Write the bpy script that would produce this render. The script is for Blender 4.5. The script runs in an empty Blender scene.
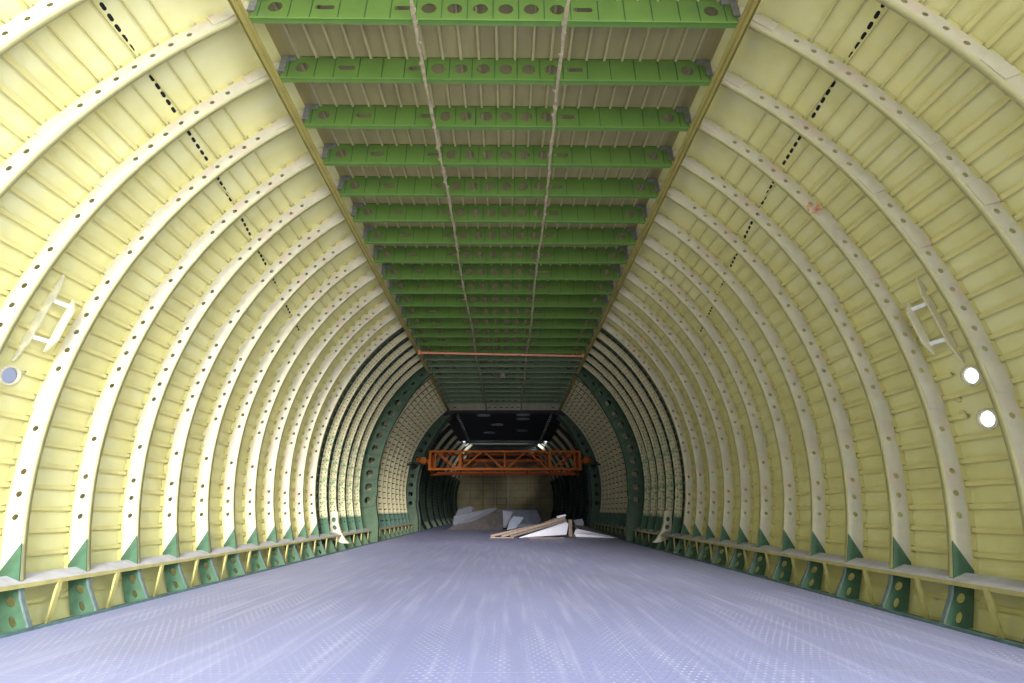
import bpy, math, random
from mathutils import Matrix, Vector

random.seed(7)
C = bpy.context.scene.collection
PI = math.pi

# ------------------------------------------------------------------ camera, sky, sun, exposure
cd = bpy.data.cameras.new('camera')
cam = bpy.data.objects.new('camera', cd)
C.objects.link(cam)
cd.sensor_width = 36.0
cd.sensor_fit = 'HORIZONTAL'
cd.lens = 438.27 / 1024 * 36.0
cd.clip_start = 0.02
cd.clip_end = 300
cam.matrix_world = (Matrix.Translation((0.1008, 0.0, 0.7368)) @ Matrix.Rotation(-0.0118, 4, 'Z')
                    @ Matrix.Rotation(PI / 2 + 0.3657, 4, 'X') @ Matrix.Rotation(-0.0017, 4, 'Z'))
bpy.context.scene.camera = cam

SC = bpy.context.scene
SC.view_settings.view_transform = 'Standard'
SC.view_settings.look = 'None'
SC.view_settings.gamma = 1.0
SC.view_settings.use_curve_mapping = False
SC.view_settings.exposure = -0.02

W = bpy.data.worlds.new('sky')
SC.world = W
W.use_nodes = True
wn, wl = W.node_tree.nodes, W.node_tree.links
wn.clear()
wout = wn.new('ShaderNodeOutputWorld')
wbg = wn.new('ShaderNodeBackground')
wtc = wn.new('ShaderNodeTexCoord')
wsep = wn.new('ShaderNodeSeparateXYZ')
wramp = wn.new('ShaderNodeValToRGB')
wmap = wn.new('ShaderNodeMapRange')
wmap.inputs['From Min'].default_value = -1
wmap.inputs['From Max'].default_value = 1
wl.new(wtc.outputs['Generated'], wsep.inputs[0])
wl.new(wsep.outputs['Z'], wmap.inputs['Value'])
wl.new(wmap.outputs[0], wramp.inputs['Fac'])
# sky brightness raised towards the right, added to light the left wall
wdot = wn.new('ShaderNodeVectorMath'); wdot.operation = 'DOT_PRODUCT'
wdot.inputs[1].default_value = (0.90, -0.42, 0.08)
wl.new(wtc.outputs['Generated'], wdot.inputs[0])
wglow = wn.new('ShaderNodeMapRange')
wglow.inputs['From Min'].default_value = 0.05; wglow.inputs['From Max'].default_value = 1.0
wglow.inputs['To Min'].default_value = 0.48; wglow.inputs['To Max'].default_value = 3.4
wl.new(wdot.outputs['Value'], wglow.inputs['Value'])
wmul = wn.new('ShaderNodeVectorMath'); wmul.operation = 'SCALE'
wl.new(wramp.outputs['Color'], wmul.inputs[0]); wl.new(wglow.outputs[0], wmul.inputs['Scale'])
wl.new(wmul.outputs[0], wbg.inputs['Color'])
wl.new(wbg.outputs[0], wout.inputs['Surface'])
cr = wramp.color_ramp
cr.elements[0].position = 0.0
cr.elements[0].color = (0.64, 0.66, 0.76, 1)
cr.elements[1].position = 1.0
cr.elements[1].color = (0.60, 0.74, 1.0, 1)
e = cr.elements.new(0.485); e.color = (0.84, 0.86, 0.96, 1)
e = cr.elements.new(0.515); e.color = (0.92, 0.98, 1.14, 1)
wbg.inputs['Strength'].default_value = 2.5

def add_sun(name, travel, strength, angle, color):
    ld = bpy.data.lights.new(name, 'SUN')
    ld.energy = strength
    ld.angle = math.radians(angle)
    ld.color = color
    o = bpy.data.objects.new(name, ld)
    C.objects.link(o)
    o.rotation_euler = Vector(travel).to_track_quat('-Z', 'Y').to_euler()
    o.location = (2, -6, 4)
    return o
add_sun('sun', (-0.17, 1.0, -0.27), 6.8, 19, (1.0, 0.96, 0.95))

# ------------------------------------------------------------------ measures of the hold
D0, SP = 2.3805, 0.51
def D(i): return D0 + SP * i
def hc(y): return 4.39 - 0.0127 * y          # underside of the ceiling beams
def wc(y): return 1.967 + 0.006 * y          # half distance of the two longerons
def zs(y): return hc(y) / 4.36
CXO, CZO, RS = 0.23, 1.57, 3.845              # arc of the hull wall
A0, PITCH = 1.1, 2.45                        # hole positions along the arc, degrees
def arc(r, deg, side=-1):
    a = math.radians(deg)
    return side * (r * math.cos(a) - CXO), CZO + r * math.sin(a)

# ------------------------------------------------------------------ materials
MATS = {}
def mat(name, col, rough=0.5, metal=0.0, var=0.12, scale=6.0, col2=None, spots=None, bump=0.0, bscale=40, spec=0.5, stretch=(1, 1, 1)):
    """painted metal: base colour with cloudy wear; col2 = colour of worn or dirty patches"""
    m = bpy.data.materials.new(name)
    m.use_nodes = True
    n, l = m.node_tree.nodes, m.node_tree.links
    b = n['Principled BSDF']
    b.inputs['Roughness'].default_value = rough
    b.inputs['Metallic'].default_value = metal
    b.inputs['Specular IOR Level'].default_value = spec
    tc = n.new('ShaderNodeTexCoord')
    mp = n.new('ShaderNodeMapping')
    mp.inputs['Scale'].default_value = stretch
    l.new(tc.outputs['Object'], mp.inputs['Vector'])
    nz = n.new('ShaderNodeTexNoise')
    nz.inputs['Scale'].default_value = scale
    nz.inputs['Detail'].default_value = 5
    nz.inputs['Roughness'].default_value = 0.6
    l.new(mp.outputs[0], nz.inputs['Vector'])
    rp = n.new('ShaderNodeValToRGB')
    dark = tuple(c * (1 - var) for c in col)
    lite = tuple(min(1, c * (1 + var)) for c in col)
    rp.color_ramp.elements[0].position = 0.3
    rp.color_ramp.elements[0].color = (*(col2 if col2 else dark), 1)
    rp.color_ramp.elements[1].position = 0.7
    rp.color_ramp.elements[1].color = (*lite, 1)
    if col2:
        e = rp.color_ramp.elements.new(0.42)
        e.color = (*col, 1)
    l.new(nz.outputs['Fac'], rp.inputs['Fac'])
    last = rp.outputs['Color']
    l.new(last, b.inputs['Base Color'])
    if bump:
        nb = n.new('ShaderNodeTexNoise')
        nb.inputs['Scale'].default_value = bscale
        nb.inputs['Detail'].default_value = 3
        l.new(tc.outputs['Object'], nb.inputs['Vector'])
        bp = n.new('ShaderNodeBump')
        bp.inputs['Strength'].default_value = bump
        bp.inputs['Distance'].default_value = 0.01
        l.new(nb.outputs['Fac'], bp.inputs['Height'])
        l.new(bp.outputs[0], b.inputs['Normal'])
    MATS[name] = m
    m['col_socket'] = 0
    return m

def split_colour(m, col, z, soft=0.03, wobble=0.12, scale=8, above=False, axis='Z'):
    """a second colour below (or above) a wavy boundary at local height z"""
    n, l = m.node_tree.nodes, m.node_tree.links
    b = n['Principled BSDF']
    src = b.inputs['Base Color'].links[0].from_socket
    tc = n.new('ShaderNodeTexCoord'); sp = n.new('ShaderNodeSeparateXYZ')
    l.new(tc.outputs['Object'], sp.inputs[0])
    nz = n.new('ShaderNodeTexNoise'); nz.inputs['Scale'].default_value = scale
    l.new(tc.outputs['Object'], nz.inputs['Vector'])
    ma = n.new('ShaderNodeMath'); ma.operation = 'MULTIPLY_ADD'
    ma.inputs[1].default_value = wobble * 2; l.new(nz.outputs['Fac'], ma.inputs[0]); l.new(sp.outputs[axis], ma.inputs[2])
    mr = n.new('ShaderNodeMapRange')
    mr.inputs['From Min'].default_value = z + wobble - soft
    mr.inputs['From Max'].default_value = z + wobble + soft
    l.new(ma.outputs[0], mr.inputs['Value'])
    mx = n.new('ShaderNodeMix'); mx.data_type = 'RGBA'
    l.new(mr.outputs[0], mx.inputs['Factor'])
    if above:
        l.new(src, mx.inputs['A']); mx.inputs['B'].default_value = (*col, 1)
    else:
        l.new(src, mx.inputs['B']); mx.inputs['A'].default_value = (*col, 1)
    l.new(mx.outputs['Result'], b.inputs['Base Color'])

def patch_paint(m, col, scale=14, thr=0.5, soft=0.04, zmax=None, stretch=(1, 1, 1)):
    """irregular patches of another paint, optionally only below a height"""
    n, l = m.node_tree.nodes, m.node_tree.links
    b = n['Principled BSDF']
    src = b.inputs['Base Color'].links[0].from_socket
    tc = n.new('ShaderNodeTexCoord')
    mp = n.new('ShaderNodeMapping'); mp.inputs['Scale'].default_value = stretch
    l.new(tc.outputs['Object'], mp.inputs['Vector'])
    nz = n.new('ShaderNodeTexNoise'); nz.inputs['Scale'].default_value = scale
    l.new(mp.outputs[0], nz.inputs['Vector'])
    mr = n.new('ShaderNodeMapRange')
    mr.inputs['From Min'].default_value = thr - soft; mr.inputs['From Max'].default_value = thr + soft
    l.new(nz.outputs['Fac'], mr.inputs['Value'])
    f = mr.outputs[0]
    if zmax is not None:
        sp = n.new('ShaderNodeSeparateXYZ'); l.new(tc.outputs['Object'], sp.inputs[0])
        m2 = n.new('ShaderNodeMapRange')
        m2.inputs['From Min'].default_value = zmax + 0.3; m2.inputs['From Max'].default_value = zmax - 0.3
        l.new(sp.outputs['Z'], m2.inputs['Value'])
        mm = n.new('ShaderNodeMath'); mm.operation = 'MULTIPLY'
        l.new(f, mm.inputs[0]); l.new(m2.outputs[0], mm.inputs[1]); f = mm.outputs[0]
    mx = n.new('ShaderNodeMix'); mx.data_type = 'RGBA'
    l.new(f, mx.inputs['Factor']); l.new(src, mx.inputs['A']); mx.inputs['B'].default_value = (*col, 1)
    l.new(mx.outputs['Result'], b.inputs['Base Color'])

GREEN = (0.055, 0.125, 0.065)
CREAM = (0.62, 0.58, 0.41)
DARKG = (0.018, 0.038, 0.022)
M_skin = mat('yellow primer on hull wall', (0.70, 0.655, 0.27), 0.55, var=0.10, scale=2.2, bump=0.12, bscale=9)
patch_paint(M_skin, (0.74, 0.71, 0.36), scale=1.3, thr=0.56, soft=0.12, stretch=(1, 3, 1))
split_colour(M_skin, (0.075, 0.095, 0.06), 8.78, soft=0.06, wobble=0.02, above=True, axis='Y')  # hull wall turns dark grey green in its rear part
split_colour(M_skin, (0.022, 0.030, 0.022), 16.7, soft=0.06, wobble=0.02, above=True, axis='Y')  # darker again past the farther green frame
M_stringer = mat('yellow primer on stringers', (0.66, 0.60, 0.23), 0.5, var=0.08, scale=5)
split_colour(M_stringer, (0.13, 0.14, 0.085), 8.78, soft=0.06, wobble=0.02, above=True, axis='Y')  # stringers darken at the same depth as the wall
M_rib = mat('cream primer on ribs', CREAM, 0.45, var=0.10, scale=5, bump=0.06, bscale=30)
patch_paint(M_rib, (0.66, 0.52, 0.38), scale=3.5, thr=0.60, soft=0.08)
M_ribedge = mat('yellow primer on rib flanges', (0.56, 0.52, 0.24), 0.5, var=0.08)
M_ribgreen = mat('cream primer with green patches', (0.62, 0.56, 0.31), 0.45, var=0.1, scale=6)
patch_paint(M_ribgreen, (0.26, 0.38, 0.19), scale=11, thr=0.57, soft=0.05, zmax=2.3)
split_colour(M_ribgreen, GREEN, 0.62, wobble=0.05)
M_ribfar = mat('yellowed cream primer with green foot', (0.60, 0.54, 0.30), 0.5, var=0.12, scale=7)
split_colour(M_ribfar, (0.05, 0.12, 0.075), 0.66, wobble=0.04)
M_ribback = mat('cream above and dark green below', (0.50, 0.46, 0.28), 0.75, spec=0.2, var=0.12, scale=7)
split_colour(M_ribback, DARKG, 2.75, wobble=0.2)
M_foot = mat('green primer', GREEN, 0.5, var=0.22, scale=9)
M_foot2 = mat('blue green primer', (0.12, 0.22, 0.16), 0.5, var=0.25, scale=9)
M_frame = mat('dark green primer', (0.045, 0.09, 0.038), 0.5, var=0.25, scale=7, bump=0.08)
M_frame2 = mat('darkest green primer', (0.022, 0.045, 0.027), 0.5, var=0.3, scale=7)
M_beam = mat('bright green paint', (0.100, 0.185, 0.033), 0.42, var=0.14, scale=3.0, col2=(0.088, 0.16, 0.045))
M_beamfl = mat('green paint on beam flange', (0.12, 0.235, 0.045), 0.42, var=0.1, scale=3.0)  # lighter than the web, so the lip's lit line is in the colour
M_beam2 = mat('dull green paint', (0.11, 0.165, 0.075), 0.5, var=0.16, scale=3.0)
M_beam2f = mat('lit dull green flange', (0.24, 0.29, 0.17), 0.5, var=0.16, scale=3.0)  # paler than the web: the lit flange edge is put into the colour
M_beam3 = mat('dusty cream paint', (0.42, 0.38, 0.24), 0.5, var=0.16, scale=3.0)
M_groove = mat('dark green seam', (0.03, 0.08, 0.025), 0.6)
M_fit = mat('grey metal fitting', (0.22, 0.23, 0.19), 0.5, 0.3, var=0.3, scale=20)
M_roof = mat('tan primer on ceiling skin', (0.31, 0.265, 0.12), 0.6, var=0.15, scale=4, stretch=(1, 0.4, 1))
M_roofstr = mat('tan primer on ceiling stringers', (0.40, 0.35, 0.18), 0.6, var=0.12, scale=6)
M_long = mat('olive yellow paint', (0.33, 0.28, 0.075), 0.45, var=0.15, scale=5)
M_cable = mat('beige cable wrap', (0.33, 0.28, 0.17), 0.8, var=0.35, scale=22)
M_copper = mat('salmon orange paint', (0.72, 0.27, 0.12), 0.4, var=0.08)
M_truss = mat('orange paint', (0.44, 0.115, 0.008), 0.6, spec=0.2, var=0.2, scale=8)
M_trussd = mat('red orange paint', (0.32, 0.06, 0.006), 0.6, spec=0.2, var=0.25, scale=8)
M_shelf = mat('dusty grey top', (0.50, 0.48, 0.48), 0.6, var=0.15, scale=12)
M_post = mat('yellow primer on posts', (0.50, 0.44, 0.15), 0.5, var=0.15, scale=12)
M_curb = mat('grey green curb paint', (0.10, 0.17, 0.15), 0.6, var=0.3, scale=14)
M_lightstop = mat('grey light stop strip', (0.22, 0.22, 0.19), 0.8, var=0.3, scale=14)
M_brflange = mat('grey green flange', (0.14, 0.18, 0.16), 0.5, var=0.2, scale=14)
M_slot = mat('black slot', (0.006, 0.006, 0.006), 0.9, var=0.1)
M_white = mat('white metal tab', (0.85, 0.84, 0.82), 0.4, var=0.05)
M_rail = mat('pale cream paint', (0.74, 0.69, 0.44), 0.45, var=0.08)
M_bulk = mat('olive bulkhead', (0.38, 0.32, 0.15), 0.6, var=0.2, scale=2, bump=0.1)
M_bulkline = mat('olive bulkhead stiffener', (0.17, 0.15, 0.07), 0.6, var=0.2)
M_rod = mat('pale rod', (0.6, 0.6, 0.55), 0.4, var=0.1)
M_black = mat('blackened ceiling panel', (0.018, 0.018, 0.016), 0.55, var=0.3, scale=3)
M_disc = mat('grey disc', (0.35, 0.36, 0.33), 0.5, var=0.2)
M_dgrey = mat('dull grey green beam', (0.05, 0.065, 0.045), 0.5, var=0.2)
M_panelW = mat('white facing sheet', (0.83, 0.83, 0.92), 0.5, var=0.04)
M_panelE = mat('brown honeycomb edge', (0.22, 0.17, 0.13), 0.8, var=0.3, scale=30)
M_wood = mat('weathered brown board', (0.32, 0.24, 0.19), 0.8, var=0.3, scale=16, stretch=(1, 6, 1))
M_tarpA = mat('pale grey sheeting', (0.30, 0.31, 0.36), 0.6, var=0.14, scale=5)
M_tarpB = mat('brown grey board', (0.085, 0.075, 0.07), 0.8, var=0.25, scale=6)
M_tarpC = mat('dull blue grey sheeting', (0.16, 0.18, 0.22), 0.7, var=0.2, scale=4)
M_tarpD = mat('pale blue sheeting', (0.37, 0.42, 0.52), 0.6, var=0.15, scale=5)

def glass():
    m = bpy.data.materials.new('window glass'); m.use_nodes = True
    b = m.node_tree.nodes['Principled BSDF']
    b.inputs['Transmission Weight'].default_value = 1.0
    b.inputs['Roughness'].default_value = 0.12
    b.inputs['IOR'].default_value = 1.2
    b.inputs['Base Color'].default_value = (0.9, 0.95, 1, 1)
    return m
M_glass = glass()
M_glass2 = M_glass.copy(); M_glass2.name = 'darker blue window glass'
M_glass2.node_tree.nodes['Principled BSDF'].inputs['Base Color'].default_value = (0.42, 0.44, 0.52, 1)  # darker, bluer tint for the left window

def floor_material():
    m = bpy.data.materials.new('studded lilac grey floor'); m.use_nodes = True
    n, l = m.node_tree.nodes, m.node_tree.links
    b = n['Principled BSDF']
    tc = n.new('ShaderNodeTexCoord')
    def noise(scale, stretch, detail=4):
        mp = n.new('ShaderNodeMapping'); mp.inputs['Scale'].default_value = stretch
        l.new(tc.outputs['Object'], mp.inputs['Vector'])
        z = n.new('ShaderNodeTexNoise'); z.inputs['Scale'].default_value = scale; z.inputs['Detail'].default_value = detail
        l.new(mp.outputs[0], z.inputs['Vector']); return z.outputs['Fac']
    def mr(v, a, b_, c=0.0, d=1.0):
        q = n.new('ShaderNodeMapRange')
        for k, x in zip(('From Min', 'From Max', 'To Min', 'To Max'), (a, b_, c, d)): q.inputs[k].default_value = x
        l.new(v, q.inputs['Value']); return q.outputs[0]
    def math_(op, a, b_=None):
        q = n.new('ShaderNodeMath'); q.operation = op
        for k, x in enumerate((a, b_)):
            if x is None: continue
            if isinstance(x, (int, float)): q.inputs[k].default_value = x
            else: l.new(x, q.inputs[k])
        return q.outputs[0]
    def mix(f, a, b_):
        q = n.new('ShaderNodeMix'); q.data_type = 'RGBA'
        l.new(f, q.inputs['Factor'])
        for k, x in (('A', a), ('B', b_)):
            if isinstance(x, tuple): q.inputs[k].default_value = (*x, 1)
            else: l.new(x, q.inputs[k])
        return q.outputs['Result']
    base = mix(mr(noise(1.0, (0.55, 0.35, 1)), 0.3, 0.7), (0.285, 0.295, 0.475), (0.375, 0.39, 0.61))
    streak = mr(noise(7.0, (2.2, 0.12, 1), 5), 0.50, 0.72)
    base = mix(math_('MULTIPLY', streak, 0.45), base, (0.58, 0.58, 0.74))
    dirt = mr(noise(1.1, (1.0, 0.5, 1), 5), 0.56, 0.75)
    base = mix(math_('MULTIPLY', dirt, 0.45), base, (0.27, 0.26, 0.36))
    # studs: rows of small raised bumps
    sp = n.new('ShaderNodeSeparateXYZ'); l.new(tc.outputs['Object'], sp.inputs[0])
    def cell(v, s, off=None):
        a = math_('MULTIPLY', v, s)
        if off is not None: a = math_('ADD', a, off)
        a = math_('FRACT', a); a = math_('SUBTRACT', a, 0.5)
        return math_('MULTIPLY', a, a)
    row = math_('MULTIPLY', math_('FLOOR', math_('MULTIPLY', sp.outputs['Y'], 28.0)), 0.5)
    rr = math_('ADD', cell(sp.outputs['X'], 22.0, row), math_('MULTIPLY', cell(sp.outputs['Y'], 28.0), 1.6))
    stud = mr(rr, 0.045, 0.015)
    wornmask = mr(noise(3.0, (1.6, 0.35, 1), 4), 0.45, 0.62)
    base = mix(math_('MULTIPLY', math_('MULTIPLY', stud, wornmask), 0.85), base, (0.75, 0.74, 0.86))
    # plate joints
    jx = math_('GREATER_THAN', cell(sp.outputs['X'], 1 / 1.55, 0.5), 0.2475)
    jy = math_('GREATER_THAN', cell(sp.outputs['Y'], 1 / 2.9, 0.12), 0.2490)
    j = math_('MULTIPLY', math_('MAXIMUM', jx, jy), 0.3)
    base = mix(j, base, (0.62, 0.60, 0.68))
    l.new(base, b.inputs['Base Color'])
    b.inputs['Roughness'].default_value = 0.5
    bp = n.new('ShaderNodeBump'); bp.inputs['Strength'].default_value = 0.35; bp.inputs['Distance'].default_value = 0.004
    l.new(stud, bp.inputs['Height']); l.new(bp.outputs[0], b.inputs['Normal'])
    return m
M_floor = floor_material()

# ------------------------------------------------------------------ mesh building
class MB:
    def __init__(s): s.v, s.f, s.m = [], [], []
    def add(s, vs, fs, mi=0):
        o = len(s.v); s.v += [tuple(p) for p in vs]; s.f += [tuple(i + o for i in f) for f in fs]; s.m += [mi] * len(fs)
    def box(s, x0, x1, y0, y1, z0, z1, mi=0):
        s.hexa([(x0, y0, z0), (x1, y0, z0), (x1, y1, z0), (x0, y1, z0), (x0, y0, z1), (x1, y0, z1), (x1, y1, z1), (x0, y1, z1)], mi)
    def hexa(s, p, mi=0):
        s.add(p, [(0, 3, 2, 1), (4, 5, 6, 7), (0, 1, 5, 4), (1, 2, 6, 5), (2, 3, 7, 6), (3, 0, 4, 7)], mi)
    def bar(s, a, b, w, h=None, mi=0, up=(0, 0, 1)):
        a, b = Vector(a), Vector(b); h = h or w
        d = (b - a).normalized(); u = Vector(up)
        if abs(d.dot(u)) > 0.98: u = Vector((0, 1, 0))
        x = d.cross(u).normalized() * w / 2; y = x.cross(d).normalized() * h / 2
        s.hexa([a - x - y, a + x - y, b + x - y, b - x - y, a - x + y, a + x + y, b + x + y, b - x + y], mi)
    def tube(s, pts, r, n=10, mi=0):
        pts = [Vector(p) for p in pts]; rings = []
        for i, p in enumerate(pts):
            d = (pts[min(i + 1, len(pts) - 1)] - pts[max(i - 1, 0)]).normalized()
            u = Vector((0, 0, 1)) if abs(d.z) < 0.9 else Vector((0, 1, 0))
            x = d.cross(u).normalized(); y = x.cross(d)
            rings.append([p + (x * math.cos(2 * PI * k / n) + y * math.sin(2 * PI * k / n)) * r for k in range(n)])
        vs = [q for rg in rings for q in rg]
        fs = [(i * n + k, i * n + (k + 1) % n, (i + 1) * n + (k + 1) % n, (i + 1) * n + k) for i in range(len(pts) - 1) for k in range(n)]
        fs += [tuple(range(n))[::-1], tuple((len(pts) - 1) * n + k for k in range(n))]
        s.add(vs, fs, mi)
    def prism(s, poly, fn0, fn1, mi=0):
        n = len(poly)
        vs = [fn0(*p) for p in poly] + [fn1(*p) for p in poly]
        fs = [tuple(range(n))[::-1], tuple(range(n, 2 * n))] + [(i, (i + 1) % n, n + (i + 1) % n, n + i) for i in range(n)]
        s.add(vs, fs, mi)
    def sweep(s, prof, pts_fn, n, mi=0, closed=False):
        """profile points mapped by pts_fn(k, a, b) along n stations"""
        m = len(prof)
        vs = [pts_fn(k, *p) for k in range(n) for p in prof]
        rng = m if closed else m - 1
        fs = [(k * m + j, k * m + (j + 1) % m, (k + 1) * m + (j + 1) % m, (k + 1) * m + j) for k in range(n - 1) for j in range(rng)]
        s.add(vs, fs, mi)
    def mesh(s, name, mats, smooth=False):
        me = bpy.data.meshes.new(name)
        me.from_pydata(s.v, [], s.f)
        for m in (mats if isinstance(mats, (list, tuple)) else [mats]): me.materials.append(m)
        me.polygons.foreach_set('material_index', s.m)
        if smooth: me.polygons.foreach_set('use_smooth', [True] * len(me.polygons))
        me.update()
        return me
    def obj(s, name, mats, parent=None, smooth=False, thick=0, bevel=0):
        return link(name, s.mesh(name, mats, smooth), parent, thick, bevel)

def link(name, me, parent=None, thick=0, bevel=0):
    o = bpy.data.objects.new(name, me); C.objects.link(o)
    if parent: o.parent = parent
    if thick:
        m = o.modifiers.new('solid', 'SOLIDIFY'); m.thickness = thick; m.offset = 0
    if bevel:
        m = o.modifiers.new('bevel', 'BEVEL'); m.width = bevel; m.segments = 2; m.limit_method = 'ANGLE'
    return o

def tag(o, label, cat, group=None):
    o['label'] = label; o['category'] = cat
    if group: o['group'] = group
    return o
def thing(name, label, cat, loc=(0, 0, 0), group=None):
    o = bpy.data.objects.new(name, None); C.objects.link(o); o.location = loc
    o.empty_display_size = 0.1
    return tag(o, label, cat, group)
def struct(o): o['kind'] = 'structure'; return o
def copy_tree(o, parent=None):
    c = o.copy(); C.objects.link(c); c.parent = parent
    for ch in list(o.children):
        copy_tree(ch, c)
    return c

def holed(mb, rects, fn, mi=0, k=5):
    """rects: (u0,u1,v0,v1,hole or None); hole = (cu,cv,hu,hv) half sizes (round ends)"""
    for (u0, u1, v0, v1, h) in rects:
        if not h:
            mb.add([fn(u0, v0), fn(u1, v0), fn(u1, v1), fn(u0, v1)], [(0, 1, 2, 3)], mi); continue
        cu, cv, hu, hv = h
        per = []
        cs = [(u0, v0), (u1, v0), (u1, v1), (u0, v1)]
        for a in range(4):
            p, q = cs[a], cs[(a + 1) % 4]
            for t in range(k): per.append((p[0] + (q[0] - p[0]) * t / k, p[1] + (q[1] - p[1]) * t / k))
        N = len(per); hole = []
        r = min(hu, hv)
        for j in range(N):
            a = -3 * PI / 4 + 2 * PI * j / N
            c, s_ = math.cos(a), math.sin(a)
            if hu == hv or hv < 0: hole.append((cu + abs(hu) * c, cv + abs(hv) * s_))
            else:
                hole.append((cu + math.copysign(max(0, hu - r), c) * (1 if abs(c) > 0.05 else 0) + r * c,
                             cv + math.copysign(max(0, hv - r), s_) + r * s_))
        vs = [fn(*p) for p in per] + [fn(*p) for p in hole]
        mb.add(vs, [(j, (j + 1) % N, N + (j + 1) % N, N + j) for j in range(N)], mi)

ORD = ['first', 'second', 'third', 'fourth', 'fifth', 'sixth', 'seventh', 'eighth', 'ninth', 'tenth', 'eleventh', 'twelfth',
       'thirteenth', 'fourteenth', 'fifteenth', 'sixteenth', 'seventeenth', 'eighteenth', 'nineteenth', 'twentieth']
def ordn(k):
    k -= 1
    if k < 20: return ORD[k]
    tens = {2: 'twenty', 3: 'thirty'}[(k + 1) // 10]
    return tens + '-' + ORD[(k + 1) % 10 - 1] if (k + 1) % 10 else {3: 'thirtieth'}[(k + 1) // 10]

# ------------------------------------------------------------------ setting: floor, hull walls, ceiling
YA, YB = 0.3, 31.9
fl = MB(); fl.box(-3.005, 3.005, YA, YB, -0.03, 0)
struct(fl.obj('floor', M_floor))
g = MB()  # strips added below the floor edge to keep outside light from leaking in
for s in (-1, 1):
    x0, x1 = sorted((s * 3.0, s * 3.60))
    g.box(x0, x1, YA, YB, -0.10, -0.06)
struct(g.obj('trim_1', M_lightstop))
for s, nm in ((-1, 'trim_2'), (1, 'trim_3')):
    cb = MB()
    a, b_ = sorted((s * 3.005, s * 3.032))
    cb.box(a, b_, YA, YB, -0.05, 0.018)
    a, b_ = sorted((s * 3.032, s * 3.19))
    cb.box(a, b_, YA, YB, -0.05, -0.012)
    struct(cb.obj(nm, M_curb))

PORT = {-1: [(3.18, 0)], 1: [(3.14, 0), (3.14, -2)]}     # round windows: (y, cell)
def wall(side, name):
    mb = MB()
    step = SP / 2
    ys = [YA]
    y = D0 - SP * 5.75
    while y < YB:
        if y > YA: ys.append(y)
        y += SP
    ys.append(YB)
    for j in range(len(ys) - 1):
        y0, y1 = ys[j], ys[j + 1]
        for k in range(-11, 25):
            a0, a1 = A0 + PITCH * (k - 0.5), A0 + PITCH * (k + 0.5)
            ym = (y0 + y1) / 2
            if any(pk == k - 1 and y0 < py < y1 for (py, pk) in PORT[side]): continue
            if any(pk == k and y0 < py < y1 for (py, pk) in PORT[side]): a1 += PITCH
            if 24.0 < ym < 25.9 and 20 <= k <= 22: continue       # open hatches far back beside the ceiling
            hole = None
            for (py, pk) in PORT[side]:
                if pk == k and y0 < py < y1: hole = (py, A0 + PITCH * k + 0.5, 0.062, -0.062 / RS * 180 / PI)
            def fn(u, v):
                x, z = arc(RS, v, side)
                return (x, u, z * zs(u))
            if hole:
                py = hole[0]; am = a0 + PITCH
                def fn(u, v):        # stays on the flat facets of the two cells
                    lo, hi = (a0, am) if v <= am else (am, a1)
                    t = (v - lo) / (hi - lo)
                    x0, z0 = arc(RS, lo, side); x1, z1 = arc(RS, hi, side)
                    return (x0 + (x1 - x0) * t, u, (z0 + (z1 - z0) * t) * zs(u))
                holed(mb, [(y0, py - 0.085, a0, am, None), (py + 0.085, y1, a0, am, None), (y0, py - 0.085, am, a1, None), (py + 0.085, y1, am, a1, None)], fn)
                holed(mb, [(py - 0.085, py + 0.085, a0, a1, hole)], fn, k=4)
            else:
                holed(mb, [(y0, y1, a0, a1, None)], fn)
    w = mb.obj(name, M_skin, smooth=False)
    struct(w)
    # stringers
    for k in range(-11, 18):
        a = A0 + PITCH * (k + 0.5)
        sm = MB()
        wd = 0.017 if k < 13 else 0.006
        ww = math.degrees(wd / RS)
        ht = 0.030
        prof = [(RS - 0.001, a - ww * 0.62), (RS - ht * 0.7, a - ww * 0.72), (RS - ht, a - ww), (RS - ht, a + ww), (RS - ht * 0.7, a + ww * 0.72), (RS - 0.001, a + ww * 0.62)]
        st = [YA, 6, 12, 18, 24, YB]
        def fn2(q, r, aa):
            x, z = arc(r, aa, side)
            return (x, st[q], z * zs(st[q]))
        for (sa, sb) in [(YA, YB)] if not any(pk == k for (py, pk) in PORT[side]) else [(YA, 3.06), (3.26, YB)]:
            st = [sa] + [q for q in (6, 12, 18, 24) if q > sa and q < sb] + [sb]
            sm = MB(); sm.sweep(prof, fn2, len(st))
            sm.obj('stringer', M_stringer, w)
    # slots in the skin: flat black ovals painted for their dark depth
    tab = [(0.5, 41.3), (1.5, 40.4), (2.0, 39.7), (2.7, 38.7), (3.4, 37.6), (4.16, 35.7), (5.05, 32.9), (5.9, 29.9), (6.6, 27.6)]
    def ang(y):
        for (p, q), (r, t) in zip(tab, tab[1:]):
            if p <= y <= r: return q + (t - q) * (y - p) / (r - p)
        return tab[-1][1]
    for i in range(-1, 8):
        for q in range(7):
            y = D(i) + 0.045 + q * 0.070
            if y > 6.35: continue
            a = ang(y)
            sl = MB()
            n = 14; vs = []
            lh, wh = 0.025, 0.0145
            for t in range(n):
                c, s_ = math.cos(2 * PI * t / n), math.sin(2 * PI * t / n)
                dy = math.copysign(lh - wh, c) + wh * c
                yy = y + dy
                aa = ang(yy) + math.degrees(wh * s_ / RS)
                x, z = arc(RS - 0.0025, aa, side)
                vs.append((x, yy, z * zs(yy)))
            vs2 = []
            for (x, yy, z) in vs: vs2.append((x * 1.001, yy, z + 0.003))
            sl.add(vs + vs2, [tuple(range(n))] + [(t, (t + 1) % n, n + (t + 1) % n, n + t) for t in range(n)])
            sl.obj('slot', M_slot, w)
    return w
wall(-1, 'wall_left'); wall(1, 'wall_right')

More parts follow.
